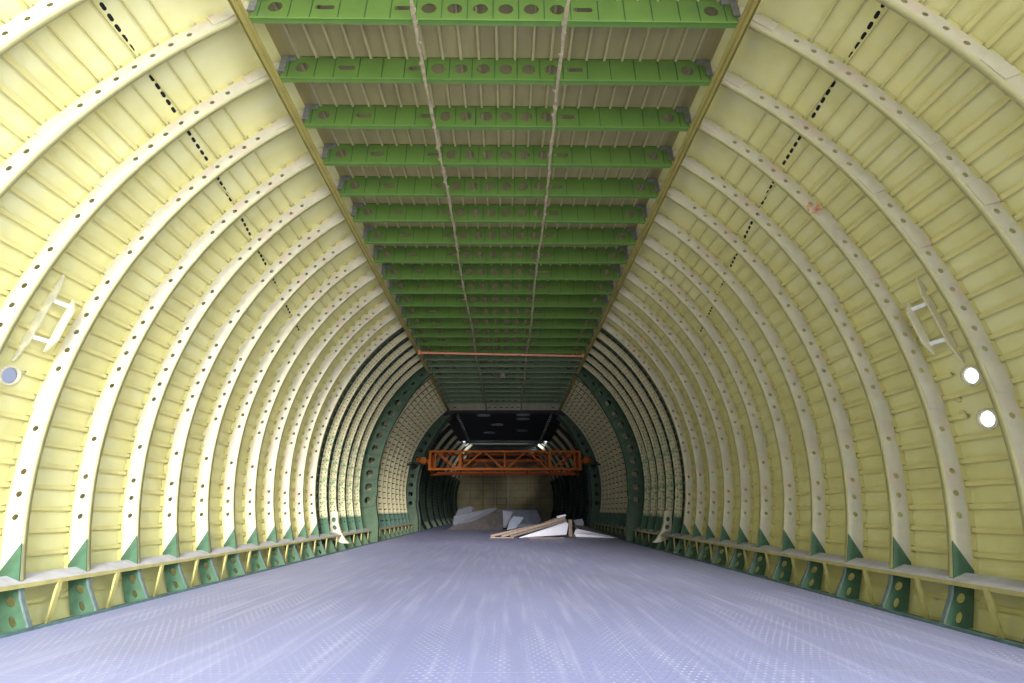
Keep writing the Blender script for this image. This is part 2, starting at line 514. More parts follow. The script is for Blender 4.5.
# ceiling skin between the walls, with stringers
HW = 0.275
cm = MB()
ys = [YA, 4, 8, 12, 16.52]
def cfn(q, x, dz): return (x * (1 + 0.001 * q), ys[q], hc(ys[q]) + dz)
edge = (2.10, 0)
prof = [(-edge[0], 0.36), (-1.88, HW), (1.88, HW), (edge[0], 0.36)]
cm.sweep(prof, cfn, 5)
# closing strip out to the wall and the step up at the back end
ceil = struct(cm.obj('ceiling', M_roof))
for k in range(-11, 12):
    x = k * 0.165
    if abs(x) > 1.83: continue
    sm = MB()
    sm.sweep([(x - 0.016, HW - 0.0), (x - 0.010, HW - 0.03), (x + 0.010, HW - 0.03), (x + 0.016, HW - 0.0)], cfn, 5)
    sm.obj('stringer', M_roofstr, ceil)

# far end: lowered black ceiling panel, side panels, then the last section
bk = MB()
yb0, yb1 = 16.55, 22.5
bk.hexa([(-1.80, yb0, 4.15), (1.80, yb0, 4.15), (1.80, yb1, 3.98), (-1.80, yb1, 3.98), (-1.80, yb0, 4.19), (1.80, yb0, 4.19), (1.80, yb1, 4.02), (-1.80, yb1, 4.02)])
for s in (-1, 1):
    for (ya, yb_) in ((yb0, yb1), (27.2, YB)):
        bk.hexa([(s * 1.80, ya, 4.15 if ya < 20 else 4.0), (s * 2.30, ya, 4.08 if ya < 20 else 3.96), (s * 2.30, yb_, 3.93), (s * 1.80, yb_, 3.98),
                 (s * 1.80, ya, 4.19 if ya < 20 else 4.04), (s * 2.32, ya, 4.45), (s * 2.32, yb_, 4.35), (s * 1.80, yb_, 4.02)])
bk.box(-2.3, 2.3, yb0 - 0.05, yb0, 4.16, 4.75)
bk.box(-1.9, 1.9, 22.5, YB, 4.30, 4.36)
struct(bk.obj('ceiling_1', M_black))
bh = MB()
n = 48; vs = []
for s in (1, -1):
    rng = [(-26 + 80 * t / 20) for t in range(21)]
    if s == -1: rng = rng[::-1]
    for a in rng:
        x, z = arc(RS, a, s); vs.append((x, z * zs(YB)))
bh.prism(vs, lambda x, z: (x, YB, z), lambda x, z: (x, YB + 0.08, z))
wb = struct(bh.obj('wall_back', M_bulk))
gm = MB()
for x in (-2.4, -1.55, -1.5, 1.5, 1.72, 2.4): gm.box(x - 0.015, x + 0.015, YB - 0.03, YB, 0, 4.1)
for z in (0.5, 1.0, 1.45, 1.95, 2.4, 2.85, 3.3): gm.box(-3.3, 3.3, YB - 0.025, YB, z, z + 0.025)
gm.obj('stiffener', M_bulkline, wb)
for x in (-0.69, 0.18):
    r = MB(); r.tube([(x, YB - 0.06, 0.3), (x, YB - 0.06, 3.9)], 0.022, 8); r.obj('rod', M_rod, wb)
hm = MB()
for a in ((-0.62, 0.12, 1.42, 1.47), (-0.62, 0.12, 1.0, 1.05), (-0.62, -0.57, 1.0, 1.47), (0.07, 0.12, 1.0, 1.47)):
    hm.box(a[0], a[1], YB - 0.06, YB - 0.02, a[2], a[3])
hm.obj('hatch_frame', M_bulkline, wb)

# ------------------------------------------------------------------ ribs
HOLES = [18, 17, 16, 15, 14, 13, 12, 9, 8, 6, 5, 4, 3, 2, 1, -2, -4, -5, -6]
def amax(r, xlim=2.0): return math.degrees(math.acos((xlim + CXO) / r))
def rib_parts(kind, side):
    """returns list of (name, mesh, thick)"""
    S = 'left' if side < 0 else 'right'
    out = []
    F = lambda u, v: (arc(v, u, side)[0], 0.0, arc(v, u, side)[1])
    def Fy(y): return lambda u, v: (arc(v, u, side)[0], y, arc(v, u, side)[1])
    if kind in ('A', 'B', 'C', 'G'):
        ri, ro = {'A': (3.675, 3.795), 'B': (3.665, 3.80), 'C': (3.65, 3.78), 'G': (3.655, 3.80)}[kind]
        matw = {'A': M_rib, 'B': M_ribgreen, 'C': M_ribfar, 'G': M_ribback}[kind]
        w = MB(); rects = []
        top = 53.0
        k = -9
        while True:
            a0, a1 = A0 + PITCH * (k - 0.5), min(top, A0 + PITCH * (k + 0.5))
            if k == -9: a0 = -20.6
            if a0 >= top: break
            ac = A0 + PITCH * k
            hd = lambda r: math.degrees(r / 3.73)
            if kind == 'A' and k in HOLES:
                # ellipse in (angle, radius) coordinates
                rects.append((a0, a1, ri, ro, ('c', ac, 3.732, 0.0215)))
            elif kind == 'C':
                g_ = (a1 - a0) * 0.065
                rects += [(a0, a0 + g_, ri, ri + 0.035, None), (a0 + g_, a1 - g_, ri, ri + 0.035, None), (a1 - g_, a1, ri, ri + 0.035, None), (a0 + g_, a1 - g_, ri + 0.035, 3.785, None)]
            elif kind in ('B', 'G') and -8 < k < 19:
                mid = (ri + ro) / 2 + 0.005
                am = (a0 + a1) / 2
                for (b0, b1) in ((a0, am), (am, a1)):
                    for (r0, r1) in ((ri, mid), (mid, ro)):
                        rects.append((b0, b1, r0, r1, ('c', (b0 + b1) / 2, (r0 + r1) / 2, 0.0115)))
            else:
                rects.append((a0, a1, ri, ro, None))
            k += 1
        for (a0, a1, r0, r1, h) in rects:
            if h is None:
                holed(w, [(a0, (a0 + a1) / 2, r0, r1, None), ((a0 + a1) / 2, a1, r0, r1, None)], F); continue
            _, ac, rc, rr = h
            per = []; kk = 4
            cs = [(a0, r0), (a1, r0), (a1, r1), (a0, r1)]
            for a in range(4):
                p, q = cs[a], cs[(a + 1) % 4]
                for t in range(kk): per.append((p[0] + (q[0] - p[0]) * t / kk, p[1] + (q[1] - p[1]) * t / kk))
            N = len(per); hole = []
            for j in range(N):
                an = -3 * PI / 4 + 2 * PI * j / N
                hole.append((ac + math.degrees(rr * math.cos(an) / rc), rc + rr * math.sin(an)))
            w.add([F(*p) for p in per] + [F(*p) for p in hole], [(j, (j + 1) % N, N + (j + 1) % N, N + j) for j in range(N)])
        # tabs between the stringers reaching the hull wall
        cl = MB()
        rm = ro + 0.014
        for k in range(-9, 21):
            m = 0.165
            a0, a1 = A0 + PITCH * (k - 0.5), A0 + PITCH * (k + 0.5)
            b0_, b1_ = a0 + PITCH * m, a1 - PITCH * m
            if a1 > top: break
            holed(cl, [(a0, b0_, ro - 0.006, rm, None), (b0_, b1_, ro - 0.006, rm, None), (b1_, a1, ro - 0.006, rm, None), (b0_, b1_, rm, RS - 0.003, None)], Fy(0.004))
        out.append(('clip_strip', cl.mesh('rib_clips', {'A': M_stringer}.get(kind, M_frame2)), 0.003))
        out.append(('web', w.mesh('rib_web', matw), 0.004))
        # inner flange, turned away from the nose of the hold
        f = MB()
        N = 40
        angs = [-20.4 + (top + 20.4) * t / (N - 1) for t in range(N)]
        fw = {'A': 0.04, 'B': 0.02, 'C': 0.03}.get(kind, 0.05)
        f.sweep([(ri, -0.002), (ri - 0.004, 0.0), (ri - 0.004, fw), (ri, fw)], lambda q, r, y: Fy(y)(angs[q], r), N, closed=True)
        out.append(('inner_flange', f.mesh('rib_flange', M_ribedge if kind == 'A' else matw, True), 0))
        if kind == 'A':
            for kc in (10.5, 7.0, -0.4):
                sp_ = MB()
                a0, a1 = A0 + PITCH * (kc - 0.62), A0 + PITCH * (kc + 0.62)
                for q in range(3):
                    b0, b1 = a0 + (a1 - a0) * q / 3, a0 + (a1 - a0) * (q + 1) / 3
                    holed(sp_, [(b0, b1, ri + 0.004, ro + 0.012, None)], Fy(-0.006))
                out.append(('splice_plate', sp_.mesh('rib_splice', M_rib), 0.004))
            # white end fitting at the longeron
            ef = MB()
            holed(ef, [(48.2, 50.8, 3.695, 3.80, None), (50.8, 53.4, 3.70, 3.79, None)], Fy(-0.008))
            out.append(('end_fitting', ef.mesh('rib_end', M_white if False else M_rib), 0.006))
            # green gusset at the foot: slanting upper edge
            gu = MB()
            poly = [(-20.5, 3.665), (-16.6, 3.662), (-19.0, 3.80), (-20.5, 3.80)]
            gu.prism(poly, lambda u, v: Fy(-0.010)(u, v), lambda u, v: Fy(-0.003)(u, v))
            out.append(('foot_gusset', gu.mesh('rib_gusset', M_foot), 0))
    if kind in ('A', 'B', 'C', 'G'):
        # bracket under the shelf, with two holes and a flange along its slanting edge
        br = MB()
        yb = -0.006
        Z = [(-0.012, 3.034), (0.03, 3.050), (0.10, 3.100), (0.18, 3.155), (0.29, 3.205)]
        def inner(z):
            for (p, q), (r, t) in zip(Z, Z[1:]):
                if z <= r: return q + (t - q) * (z - p) / (r - p)
            return Z[-1][1]
        def P(u, z):          # u 0..1 from slanting edge to hull
            xo = math.sqrt(3.80 ** 2 - (z - CZO) ** 2) - CXO
            xi = inner(z)
            return (side * (xi + (xo - xi) * u), yb, z)
        if kind == 'A':
            holed(br, [(0, 1, -0.012, 0.115, (0.48, 0.050, 0.115, -0.033)), (0, 1, 0.115, 0.215, (0.42, 0.165, 0.19, -0.030)), (0, 1, 0.215, 0.285, None)], P)
        else:
            holed(br, [(0, 1, -0.012, 0.13, None), (0, 1, 0.13, 0.285, None)], P)
        out.append(('floor_bracket', br.mesh('rib_bracket', {'A': M_foot}.get(kind, M_frame)), 0.004))
        bf = MB()
        bf.sweep([(0.0, -0.01), (-0.006, 0.0), (-0.006, 0.026), (0.0, 0.026)], lambda q, dx, y: (side * (Z[q][1] + dx), yb + y, Z[q][0]), 5, closed=True)
        out.append(('bracket_flange', bf.mesh('bracket_flange', M_brflange if kind == 'A' else M_frame2), 0))
    if kind in ('F', 'H'):
        ri0 = 3.39
        mt = M_frame if kind == 'F' else M_frame2
        def rin(a):
            if a > 30: return ri0 + (a - 30) / 23 * 0.17
            return ri0 + (0.04 if a < -8 else 0)
        def Pf(u, v): return (arc(rin(u) + (3.84 - rin(u)) * v, u, side)[0], 0.0, arc(rin(u) + (3.84 - rin(u)) * v, u, side)[1])
        w = MB(); a = -12.0
        hp = 5.2
        seam = []
        while a < 52:
            b = min(a + hp, 53)
            r_ = 0.19 if a < 30 else 0.11
            if b - a < 3 : holed(w, [(a, b, 0, 1, None)], Pf)
            else: holed(w, [(a, b, 0, 1, ((a + b) / 2, 0.45, (1.35 if a < 30 else 0.8), -r_))], Pf)
            seam.append(a)
            a = b
        # solid foot box
        zt = arc(3.4, -12, 1)[1]
        xt = arc(rin(-12), -12, 1)[0]; xo = arc(3.84, -12, 1)[0]
        pts = [(xt, zt), (3.03, 0.45), (3.00, 0.0), (3.33, 0.0), (3.48, 0.35), (xo, arc(3.84, -12, 1)[1])]
        w.add([(side * x, 0.0, z) for x, z in pts], [tuple(range(len(pts)))])
        out.append(('web', w.mesh('frame_web', mt), 0.006))
        f = MB()
        N = 30
        angs = [-12 + 65 * t / (N - 1) for t in range(N)]
        path = [(3.00, 0.0), (3.03, 0.45)] + [arc(rin(q), q, 1) for q in angs]
        f.sweep([(0.0, 0.0), (-0.006, 0.0), (-0.006, 0.10), (0.0, 0.10)], lambda q, dx, y: (side * (path[q][0] + dx), y - 0.004, path[q][1]), len(path), closed=True)
        out.append(('inner_flange', f.mesh('frame_flange', mt, True), 0))
        for a in seam[:12]:
            sm = MB()
            p0, p1 = Pf(a, 0.02), Pf(a, 0.95)
            sm.bar((p0[0], -0.012, p0[2]), (p1[0], -0.012, p1[2]), 0.022, 0.014)
            out.append(('stiffener', sm.mesh('frame_stiffener', M_frame2 if kind == 'F' else M_frame), 0))
    return out

def make_rib(kind, side, name):
    r = thing(name, '', 'rib')
    for (nm, me, th) in rib_parts(kind, side): link(nm, me, r, th)
    return r

def place_kind(i):
    if i <= 12: return 'A'
    if i in (13, 14, 15, 16, 17): return 'B'
    if i == 18: return 'F'
    if i <= 27: return 'C'
    if i in (28, 29): return 'F' if i == 28 else 'H'
    return 'G'
for side, sn in ((-1, 'left'), (1, 'right')):
    first = {}; cnt = {}
    for i in list(range(-1, 30)) + list(range(31, 57, 3)):
        k = place_kind(i)
        nm = 'bulkhead_frame' if k in 'FH' else 'frame_rib'
        if k in first: o = copy_tree(first[k])
        else: o = first[k] = make_rib(k, side, nm)
        cnt[k] = cnt.get(k, 0) + 1
        o.location = (0, D(i) , 0)
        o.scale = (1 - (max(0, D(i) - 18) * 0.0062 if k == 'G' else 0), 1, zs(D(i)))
        q = ordn(cnt[k])
        if k == 'A':
            lab = 'cream rib with round holes and green foot, %s from the camera on the %s wall' % (q, sn)
            grp = 'cream holed ribs on the %s wall' % sn
        elif k == 'B':
            lab = 'cream rib with green patches and rivet holes, %s of five on the %s wall' % (q, sn)
            grp = 'green patched ribs on the %s wall' % sn
        elif k == 'C':
            lab = 'narrow yellowed rib between the two green frames, %s from front, %s wall' % (q, sn)
            grp = 'close set ribs deep on the %s wall' % sn
        elif k == 'G':
            lab = 'dark rib behind the orange truss, %s past the green frames, %s wall' % (q, sn)
            grp = 'dark ribs at the far end of the %s wall' % sn
        elif i == 18:
            lab = 'nearer deep green frame with big round holes on the %s wall' % sn; grp = None
        elif i == 28:
            lab = 'deep green frame beside the %s end of the orange truss' % sn; grp = None
        else:
            lab = 'dark green frame directly behind the farther green frame, %s wall' % sn; grp = None
        o['label'] = lab
        o['category'] = 'frame' if k in 'FH' else 'rib'
        if grp: o['group'] = grp
        elif 'group' in o: del o['group']

# cream gusset plates that break the shelf at rib 14
for side, sn in ((-1, 'left'), (1, 'right')):
    gm = MB()
    rows = [(0.70, 3.30, 3.44), (0.49, 3.265, 3.42), (0.32, 3.19, 3.39), (0.18, 3.08, 3.33), (0.12, 3.0, 3.12)]
    def Pg(u, v):
        v = max(0, min(3.999, v)); q = int(v); t = v - q
        a, b = rows[q], rows[q + 1]
        z = a[0] + (b[0] - a[0]) * t; x0 = a[1] + (b[1] - a[1]) * t; x1 = a[2] + (b[2] - a[2]) * t
        return (side * (x0 + (x1 - x0) * u), -0.03, z)
    holed(gm, [(0, 1, 0, 0.35, None), (0, 1, 0.35, 1.1, (0.5, 0.72, 0.26, -0.22)), (0, 1, 1.1, 1.95, (0.48, 1.5, 0.24, -0.25)),
               (0, 1, 1.95, 3, (0.48, 2.28, 0.2, -0.24)), (0, 1, 3, 4, None)], Pg)
    g = thing('gusset_plate', 'curved cream gusset with three holes crossing the %s side shelf' % sn, 'bracket', (0, D(14), 0), 'cream gussets crossing the shelves')
    gm.obj('plate', M_rib, g, thick=0.012)
    fm = MB()
    fm.sweep([(0.0, 0.0), (-0.008, 0.0), (-0.008, 0.06), (0.0, 0.06)], lambda q, dx, y: (side * (rows[q][1] + dx), -0.034 + y, rows[q][0]), 5, closed=True)
    fm.obj('flange', M_ribedge, g)

# ------------------------------------------------------------------ side shelves and their posts
def shelf(side, sn, ya, yb, label):
    t = thing('side_shelf', label, 'shelf', (0, ya, 0), 'side shelves along the walls')
    L = yb - ya
    def X(x): return side * x
    m = MB()
    m.hexa([(X(3.165), 0, 0.268), (X(3.30), 0, 0.314), (X(3.30), L, 0.314), (X(3.165), L, 0.268),
            (X(3.165), 0, 0.274), (X(3.30), 0, 0.320), (X(3.30), L, 0.320), (X(3.165), L, 0.274)])
    m.obj('shelf_top', M_shelf, t)
    m = MB()
    m.box(*sorted((X(3.160), X(3.168))), 0, L, 0.246, 0.273)
    m.obj('shelf_edge', M_post, t)
for side, sn in ((-1, 'left'), (1, 'right')):
    shelf(side, sn, 1.2, D(14) - 0.06, 'long grey shelf with yellow edge running along the %s wall from the camera' % sn)
    shelf(side, sn, D(14) + 0.16, D(18) - 0.05, 'short grey shelf between cream gusset and green frame, %s wall' % sn)
    shelf(side, sn, D(18) + 0.15, D(28) - 0.1, 'far grey shelf beyond the nearer green frame, %s wall' % sn)

def make_post(side):
    p = thing('shelf_post', '', 'post')
    def sh(x0, x1, y0, y1, name):
        m = MB(); d = 0.008
        m.hexa([(side * x0, y0, -0.012), (side * x1, y0, -0.012), (side * x1, y1, -0.012), (side * x0, y1, -0.012),
                (side * (x0 + d), y0, 0.262), (side * (x1 + d), y0, 0.262), (side * (x1 + d), y1, 0.262), (side * (x0 + d), y1, 0.262)])
        m.obj(name, M_post, p)
    sh(3.150, 3.155, -0.010, 0.018, 'face'); sh(3.150, 3.166, -0.014, -0.010, 'web')
    return p
for side, sn in ((-1, 'left'), (1, 'right')):
    base = None; c = 0
    for i in range(1, 28):
        if i in (14, 18) : continue
        if side < 0 and i == 1: continue
        o = make_post(side) if base is None else copy_tree(base)
        base = base or o
        c += 1
        o.location = (0, D(i) + SP / 2 + (0.08 if side < 0 else 0.0) * 0, 0)
        o['label'] = 'yellow shelf post, %s from the camera under the %s shelf' % (ordn(c), sn)
        o['group'] = 'yellow posts under the %s shelf' % sn

# ------------------------------------------------------------------ ceiling beams
def make_beam(w, mw=None, mf=None):
    mw = mw or M_beam; mf = mf or M_beamfl
    b = thing('ceiling_beam', '', 'beam')
    m = MB(); rects = []
    zc = 0.13
    hs = [(-1.75, 0.058, 0.058), (-1.354, 0.078, 0.026), (-0.725, 0.078, 0.026), (-0.53, 0.06, 0.06), (-0.325, 0.06, 0.06), (-0.12, 0.06, 0.06),
          (0.083, 0.06, 0.06), (0.286, 0.06, 0.06), (0.495, 0.06, 0.06), (0.70, 0.078, 0.026), (1.73, 0.058, 0.058)]
    x = -w
    for (cx, hu, hv) in hs:
        if cx - 0.1 > x + 1e-6: rects.append((x, cx - 0.1, 0.004, HW, None))
        x0 = max(x, cx - 0.1)
        rects.append((x0, cx + 0.1, 0.004, HW, (cx, zc, hu, hv)))
        x = cx + 0.1
    rects.append((x, w, 0.004, HW, None))
    holed(m, rects, lambda u, v: (u, -0.045, v))
    m.obj('web', mw, b, thick=0.004)
    m = MB()
    xs_ = (-w, w)
    m.sweep([(-0.050, -0.010), (-0.046, -0.010), (-0.046, 0.0), (0.0, 0.0), (0.0, 0.006), (-0.050, 0.006)], lambda q, y, z: (xs_[q], y, z), 2, closed=True)
    m.obj('bottom_flange', mf, b)
    m = MB()
    m.box(-w, w, -0.047, 0.01, HW - 0.012, HW - 0.006)
    m.obj('top_flange', M_fit, b)
    m = MB()
    for x in (-1.87, -1.63, -1.46, -1.24, -1.03, -0.83, -0.63, -0.427, -0.222, -0.018, 0.185, 0.39, 0.60, 0.82, 1.03, 1.25, 1.47, 1.63, 1.84):
        m.box(x - 0.003, x + 0.003, -0.051, -0.0475, 0.012, HW - 0.02)
    m.obj('seam', M_groove, b)
    for s in (-1, 1):
        m = MB()
        m.box(*sorted((s * (w - 0.035), s * (w + 0.02))), -0.062, -0.05, 0.06, HW - 0.01)
        m.box(*sorted((s * (w - 0.11), s * (w - 0.035))), -0.058, -0.05, 0.20, HW - 0.01)
        m.obj('end_fitting', M_fit, b)
    return b
b0 = None
for i in range(0, 28):
    if i == 16: b0 = None; vm = (M_beam2, M_beam2f)
    elif i == 26: b0 = None; vm = (M_beam3, M_beam3)
    elif i == 0: vm = (M_beam, M_beamfl)
    o = make_beam(1.93, *vm) if b0 is None else copy_tree(b0)
    b0 = b0 or o
    y = D(i)
    o.location = (0, y, hc(y))
    o.scale = ((wc(y) - 0.04) / 1.93, 1, 1)
    o['group'] = 'green beams across the ceiling'
    o['label'] = ('green ceiling beam with round holes, %s from the camera' if i < 16 else 'dull green deep ceiling beam, %s counted from the camera') % ordn(i + 1)
    if i == 26: o['label'] = 'cream ceiling beam, next to last before the black opening'
o['label'] = 'cream ceiling beam at the very edge of the black opening'
# longerons where ribs meet beams
for side, sn in ((-1, 'left'), (1, 'right')):
    t = thing('longeron', 'long olive yellow rail where %s ribs meet the green ceiling beams' % sn, 'rail', (0, 0, 0), 'yellow longerons at the ceiling corners')
    ys = [0.6, 16.3]
    def lf(q, dx, dz):
        y = ys[q]; return (side * (wc(y) + dx), y, hc(y) + dz)
    m = MB(); m.sweep([(-0.045, 0.0), (0.042, 0.0), (0.042, -0.006), (-0.045, -0.006)], lf, 2, closed=True); m.obj('flange', M_long, t)
    m = MB(); m.sweep([(-0.012, -0.006), (0.020, -0.006), (0.016, -0.03), (-0.008, -0.03)], lf, 2, closed=True); m.obj('ridge', M_long, t)
    m = MB(); m.sweep([(0.038, -0.02), (0.046, -0.02), (0.046, 0.09), (0.038, 0.09)], lf, 2, closed=True); m.obj('upstand', M_long, t)
    t = thing('longeron', 'grey rail bordering the black ceiling panel on its %s edge' % sn, 'rail', (0, 0, 0), 'grey longerons in the far section')
    m = MB(); m.hexa([(side * 1.74, 16.6, 4.07), (side * 1.82, 16.6, 4.07), (side * 1.82, 22.6, 3.93), (side * 1.74, 22.6, 3.93),
                      (side * 1.74, 16.6, 4.13), (side * 1.82, 16.6, 4.13), (side * 1.82, 22.6, 3.98), (side * 1.74, 22.6, 3.98)])
    m.obj('bar', M_dgrey, t)
    m = MB()
    for q in range(14): m.box(*sorted((side * 1.72, side * 1.84)), 16.8 + q * 0.42, 16.93 + q * 0.42, 4.045 - q * 0.0100, 4.075 - q * 0.0100)
    m.obj('clip', M_fit, t)

# beige cable runs under the beams
for x0, xe, sn in ((-0.625, -0.66, 'left'), (0.555, 0.60, 'right')):
    t = thing('cable_run', 'ragged beige cable strip under the ceiling beams, %s of centre' % sn, 'cable', (0, 0, 0), 'cable strips under the ceiling beams')
    rnd = random.Random(3 if x0 < 0 else 5)
    pts = []
    y = 0.9
    while y < 16.2:
        x = x0 + (xe - x0) * y / 16 + rnd.uniform(-0.006, 0.006) + (0.012 * math.sin(y * 1.7))
        pts.append((x, y, hc(y) - 0.016 + rnd.uniform(-0.006, 0.004)))
        y += 0.085
    m = MB()
    m.sweep([(-0.014, 0.005), (0.014, 0.005), (0.016, -0.006), (-0.012, -0.008)],
            lambda q, a, b: (pts[q][0] + a * (0.8 + 0.5 * ((q * 7919) % 5) / 5), pts[q][1], pts[q][2] + b), len(pts), closed=True)
    m.obj('cable', M_cable, t)
    for (x, y, z) in pts:
        if rnd.random() < 0.35:
            s = rnd.choice((-1, 1)); m = MB()
            m.box(x - 0.008 + s * 0.018, x + 0.008 + s * 0.018, y - 0.012, y + 0.012, z - 0.008, z + 0.012)
            m.obj('cable_tie', M_cable, t)

# orange pipe across the ceiling
t = thing('cross_pipe', 'thin salmon orange pipe crossing under the ceiling beams', 'pipe', (0, 9.93, 4.212))
m = MB(); m.tube([(-1.99, -0.10, 0), (1.93, 0.12, 0)], 0.028, 12); m.obj('pipe', M_copper, t, smooth=False)
for x in (-1.80, 1.76):
    m = MB(); m.tube([(x, -0.02, 0.0), (x, -0.02, 0.09)], 0.012, 8); m.obj('hook', M_copper, t)
for x in (-1.98, 1.94):
    m = MB(); m.box(x - 0.02, x + 0.02, -0.14 if x < 0 else 0.06, -0.04 if x < 0 else 0.18, -0.05, 0.07); m.obj('end_bracket', M_copper, t)
# small lamp under the beams
t = thing('ceiling_lamp', 'small pale lamp fixed under the ceiling beams behind the orange pipe', 'lamp', (-0.03, 11.75, 4.19))
m = MB(); m.prism([(0.11 * math.cos(2 * PI * q / 16), 0.11 * math.sin(2 * PI * q / 16)) for q in range(16)], lambda x, y: (x, y, 0.05), lambda x, y: (x * 0.8, y * 0.8, -0.0)); m.obj('lamp_base', M_fit, t)
m = MB(); m.prism([(0.085 * math.cos(2 * PI * q / 16), 0.085 * math.sin(2 * PI * q / 16)) for q in range(16)], lambda x, y: (x, y, 0.0), lambda x, y: (x * 0.6, y * 0.6, -0.03)); m.obj('lamp_shade', M_cable, t)

# ------------------------------------------------------------------ round windows and handrails on the hull wall
def porthole(side, y, k, da, label):
    a = A0 + PITCH * k + da
    t = thing('porthole', label, 'window', (0, y, 0), 'round windows in the hull')
    ca, sa = math.cos(math.radians(a)), math.sin(math.radians(a))
    def P(u, v, r):      # u along hull, v around wall, r radius
        rr = r
        return (side * (rr * ca - CXO - v * sa), u, (CZO + rr * sa + v * ca) * zs(y))
    n = 28
    ring = MB()
    prof = [(0.060, RS + 0.01), (0.060, RS - 0.022), (0.076, RS - 0.018), (0.079, RS + 0.004)]
    vs = [P(p * math.cos(2 * PI * q / n), p * math.sin(2 * PI * q / n), r) for q in range(n) for (p, r) in prof]
    ring.add(vs, [(q * 4 + j, q * 4 + j + 1, ((q + 1) % n) * 4 + j + 1, ((q + 1) % n) * 4 + j) for q in range(n) for j in range(3)])
    ring.obj('ring', M_rail, t, smooth=True)
    gl = MB()
    vs = [P(0.06 * math.cos(2 * PI * q / n), 0.06 * math.sin(2 * PI * q / n), RS) for q in range(n)] + [P(0.06 * math.cos(2 * PI * q / n), 0.06 * math.sin(2 * PI * q / n), RS + 0.006) for q in range(n)]
    gl.add(vs, [tuple(range(n)), tuple(range(n, 2 * n))[::-1]] + [(q, (q + 1) % n, n + (q + 1) % n, n + q) for q in range(n)])
    gl.obj('glass', M_glass if side > 0 else M_glass2, t)
porthole(-1, 3.18, 0, 0.5, 'single round window in the left hull wall below the curved handrail')
porthole(1, 3.14, 0, 0.5, 'upper of the two round windows in the right hull wall')
porthole(1, 3.14, -2, 0.5, 'lower, brighter round window in the right hull wall')
# two small round marks between the right windows
for z_, lab in ((-0.7, 'upper small knob between the two right wall windows'), (-1.35, 'lower small knob between the two right wall windows')):
    a = A0 + PITCH * z_; x, z = arc(RS - 0.008, a, 1)
    m = MB(); m.tube([(x + 0.01, 3.30, z), (x - 0.012, 3.30, z)], 0.022, 12)
    tag(m.obj('wall_knob', M_ribedge), lab, 'knob', 'small knobs by the right windows')

def handrail(side, sn):
    t = thing('handrail', 'curved cream handrail and backing strip fixed on the %s hull wall' % sn, 'handrail', (0, 0, 0), 'curved handrails on the hull walls')
    def strip(y, r0, r1, a0, a1, wid, name, mt, taper=True):
        m = MB(); N = 15
        def fn(q, u, r):
            f = q / (N - 1); a = a0 + (a1 - a0) * f
            k = min(1, min(f, 1 - f) * 4.0 + 0.15) if taper else 1
            if r < 0: rr = r1 + (r0 - r1) * k      # inner edge dips to the wall at both ends
            else: rr = r1
            x, z = arc(rr, a, side); return (x, y + u, z)
        m.sweep([(-wid / 2, -1), (wid / 2, -1), (wid / 2, 1), (-wid / 2, 1)], fn, N, closed=True)
        m.obj(name, mt, t)
    strip(3.15, 3.775, 3.83, 3.1, 14.4, 0.014, 'backing_strip', M_rail)
    strip(3.27, 3.705, 3.765, 4.9, 11.9, 0.016, 'grip', M_rail)
    for a in (6.2, 10.9):
        m = MB(); x, z = arc(3.755, a, side); x2, z2 = arc(3.81, a, side)
        m.bar((x2, 3.15, z2), (x, 3.27, z), 0.030, 0.010, up=(side * 1.0, 0, 0.2)); m.obj('bracket', M_white, t)
handrail(-1, 'left'); handrail(1, 'right')

# loose orange wire tuft near a right rib
m = MB()
base = Vector((3.005, D(2) - 0.03, 3.40))
rnd = random.Random(11)
for q in range(5):
    p = [base + Vector((rnd.uniform(-.03, .03), 0.0, rnd.uniform(-.03, .03)))]
    for s in range(5): p.append(p[-1] + Vector((rnd.uniform(-.035, .02), rnd.uniform(-.02, .02), rnd.uniform(-.04, .03))))
    m.tube(p, 0.0045, 5)
tag(m.obj('wire_tuft', M_copper), 'small tuft of loose orange wire on a right wall rib', 'wire')

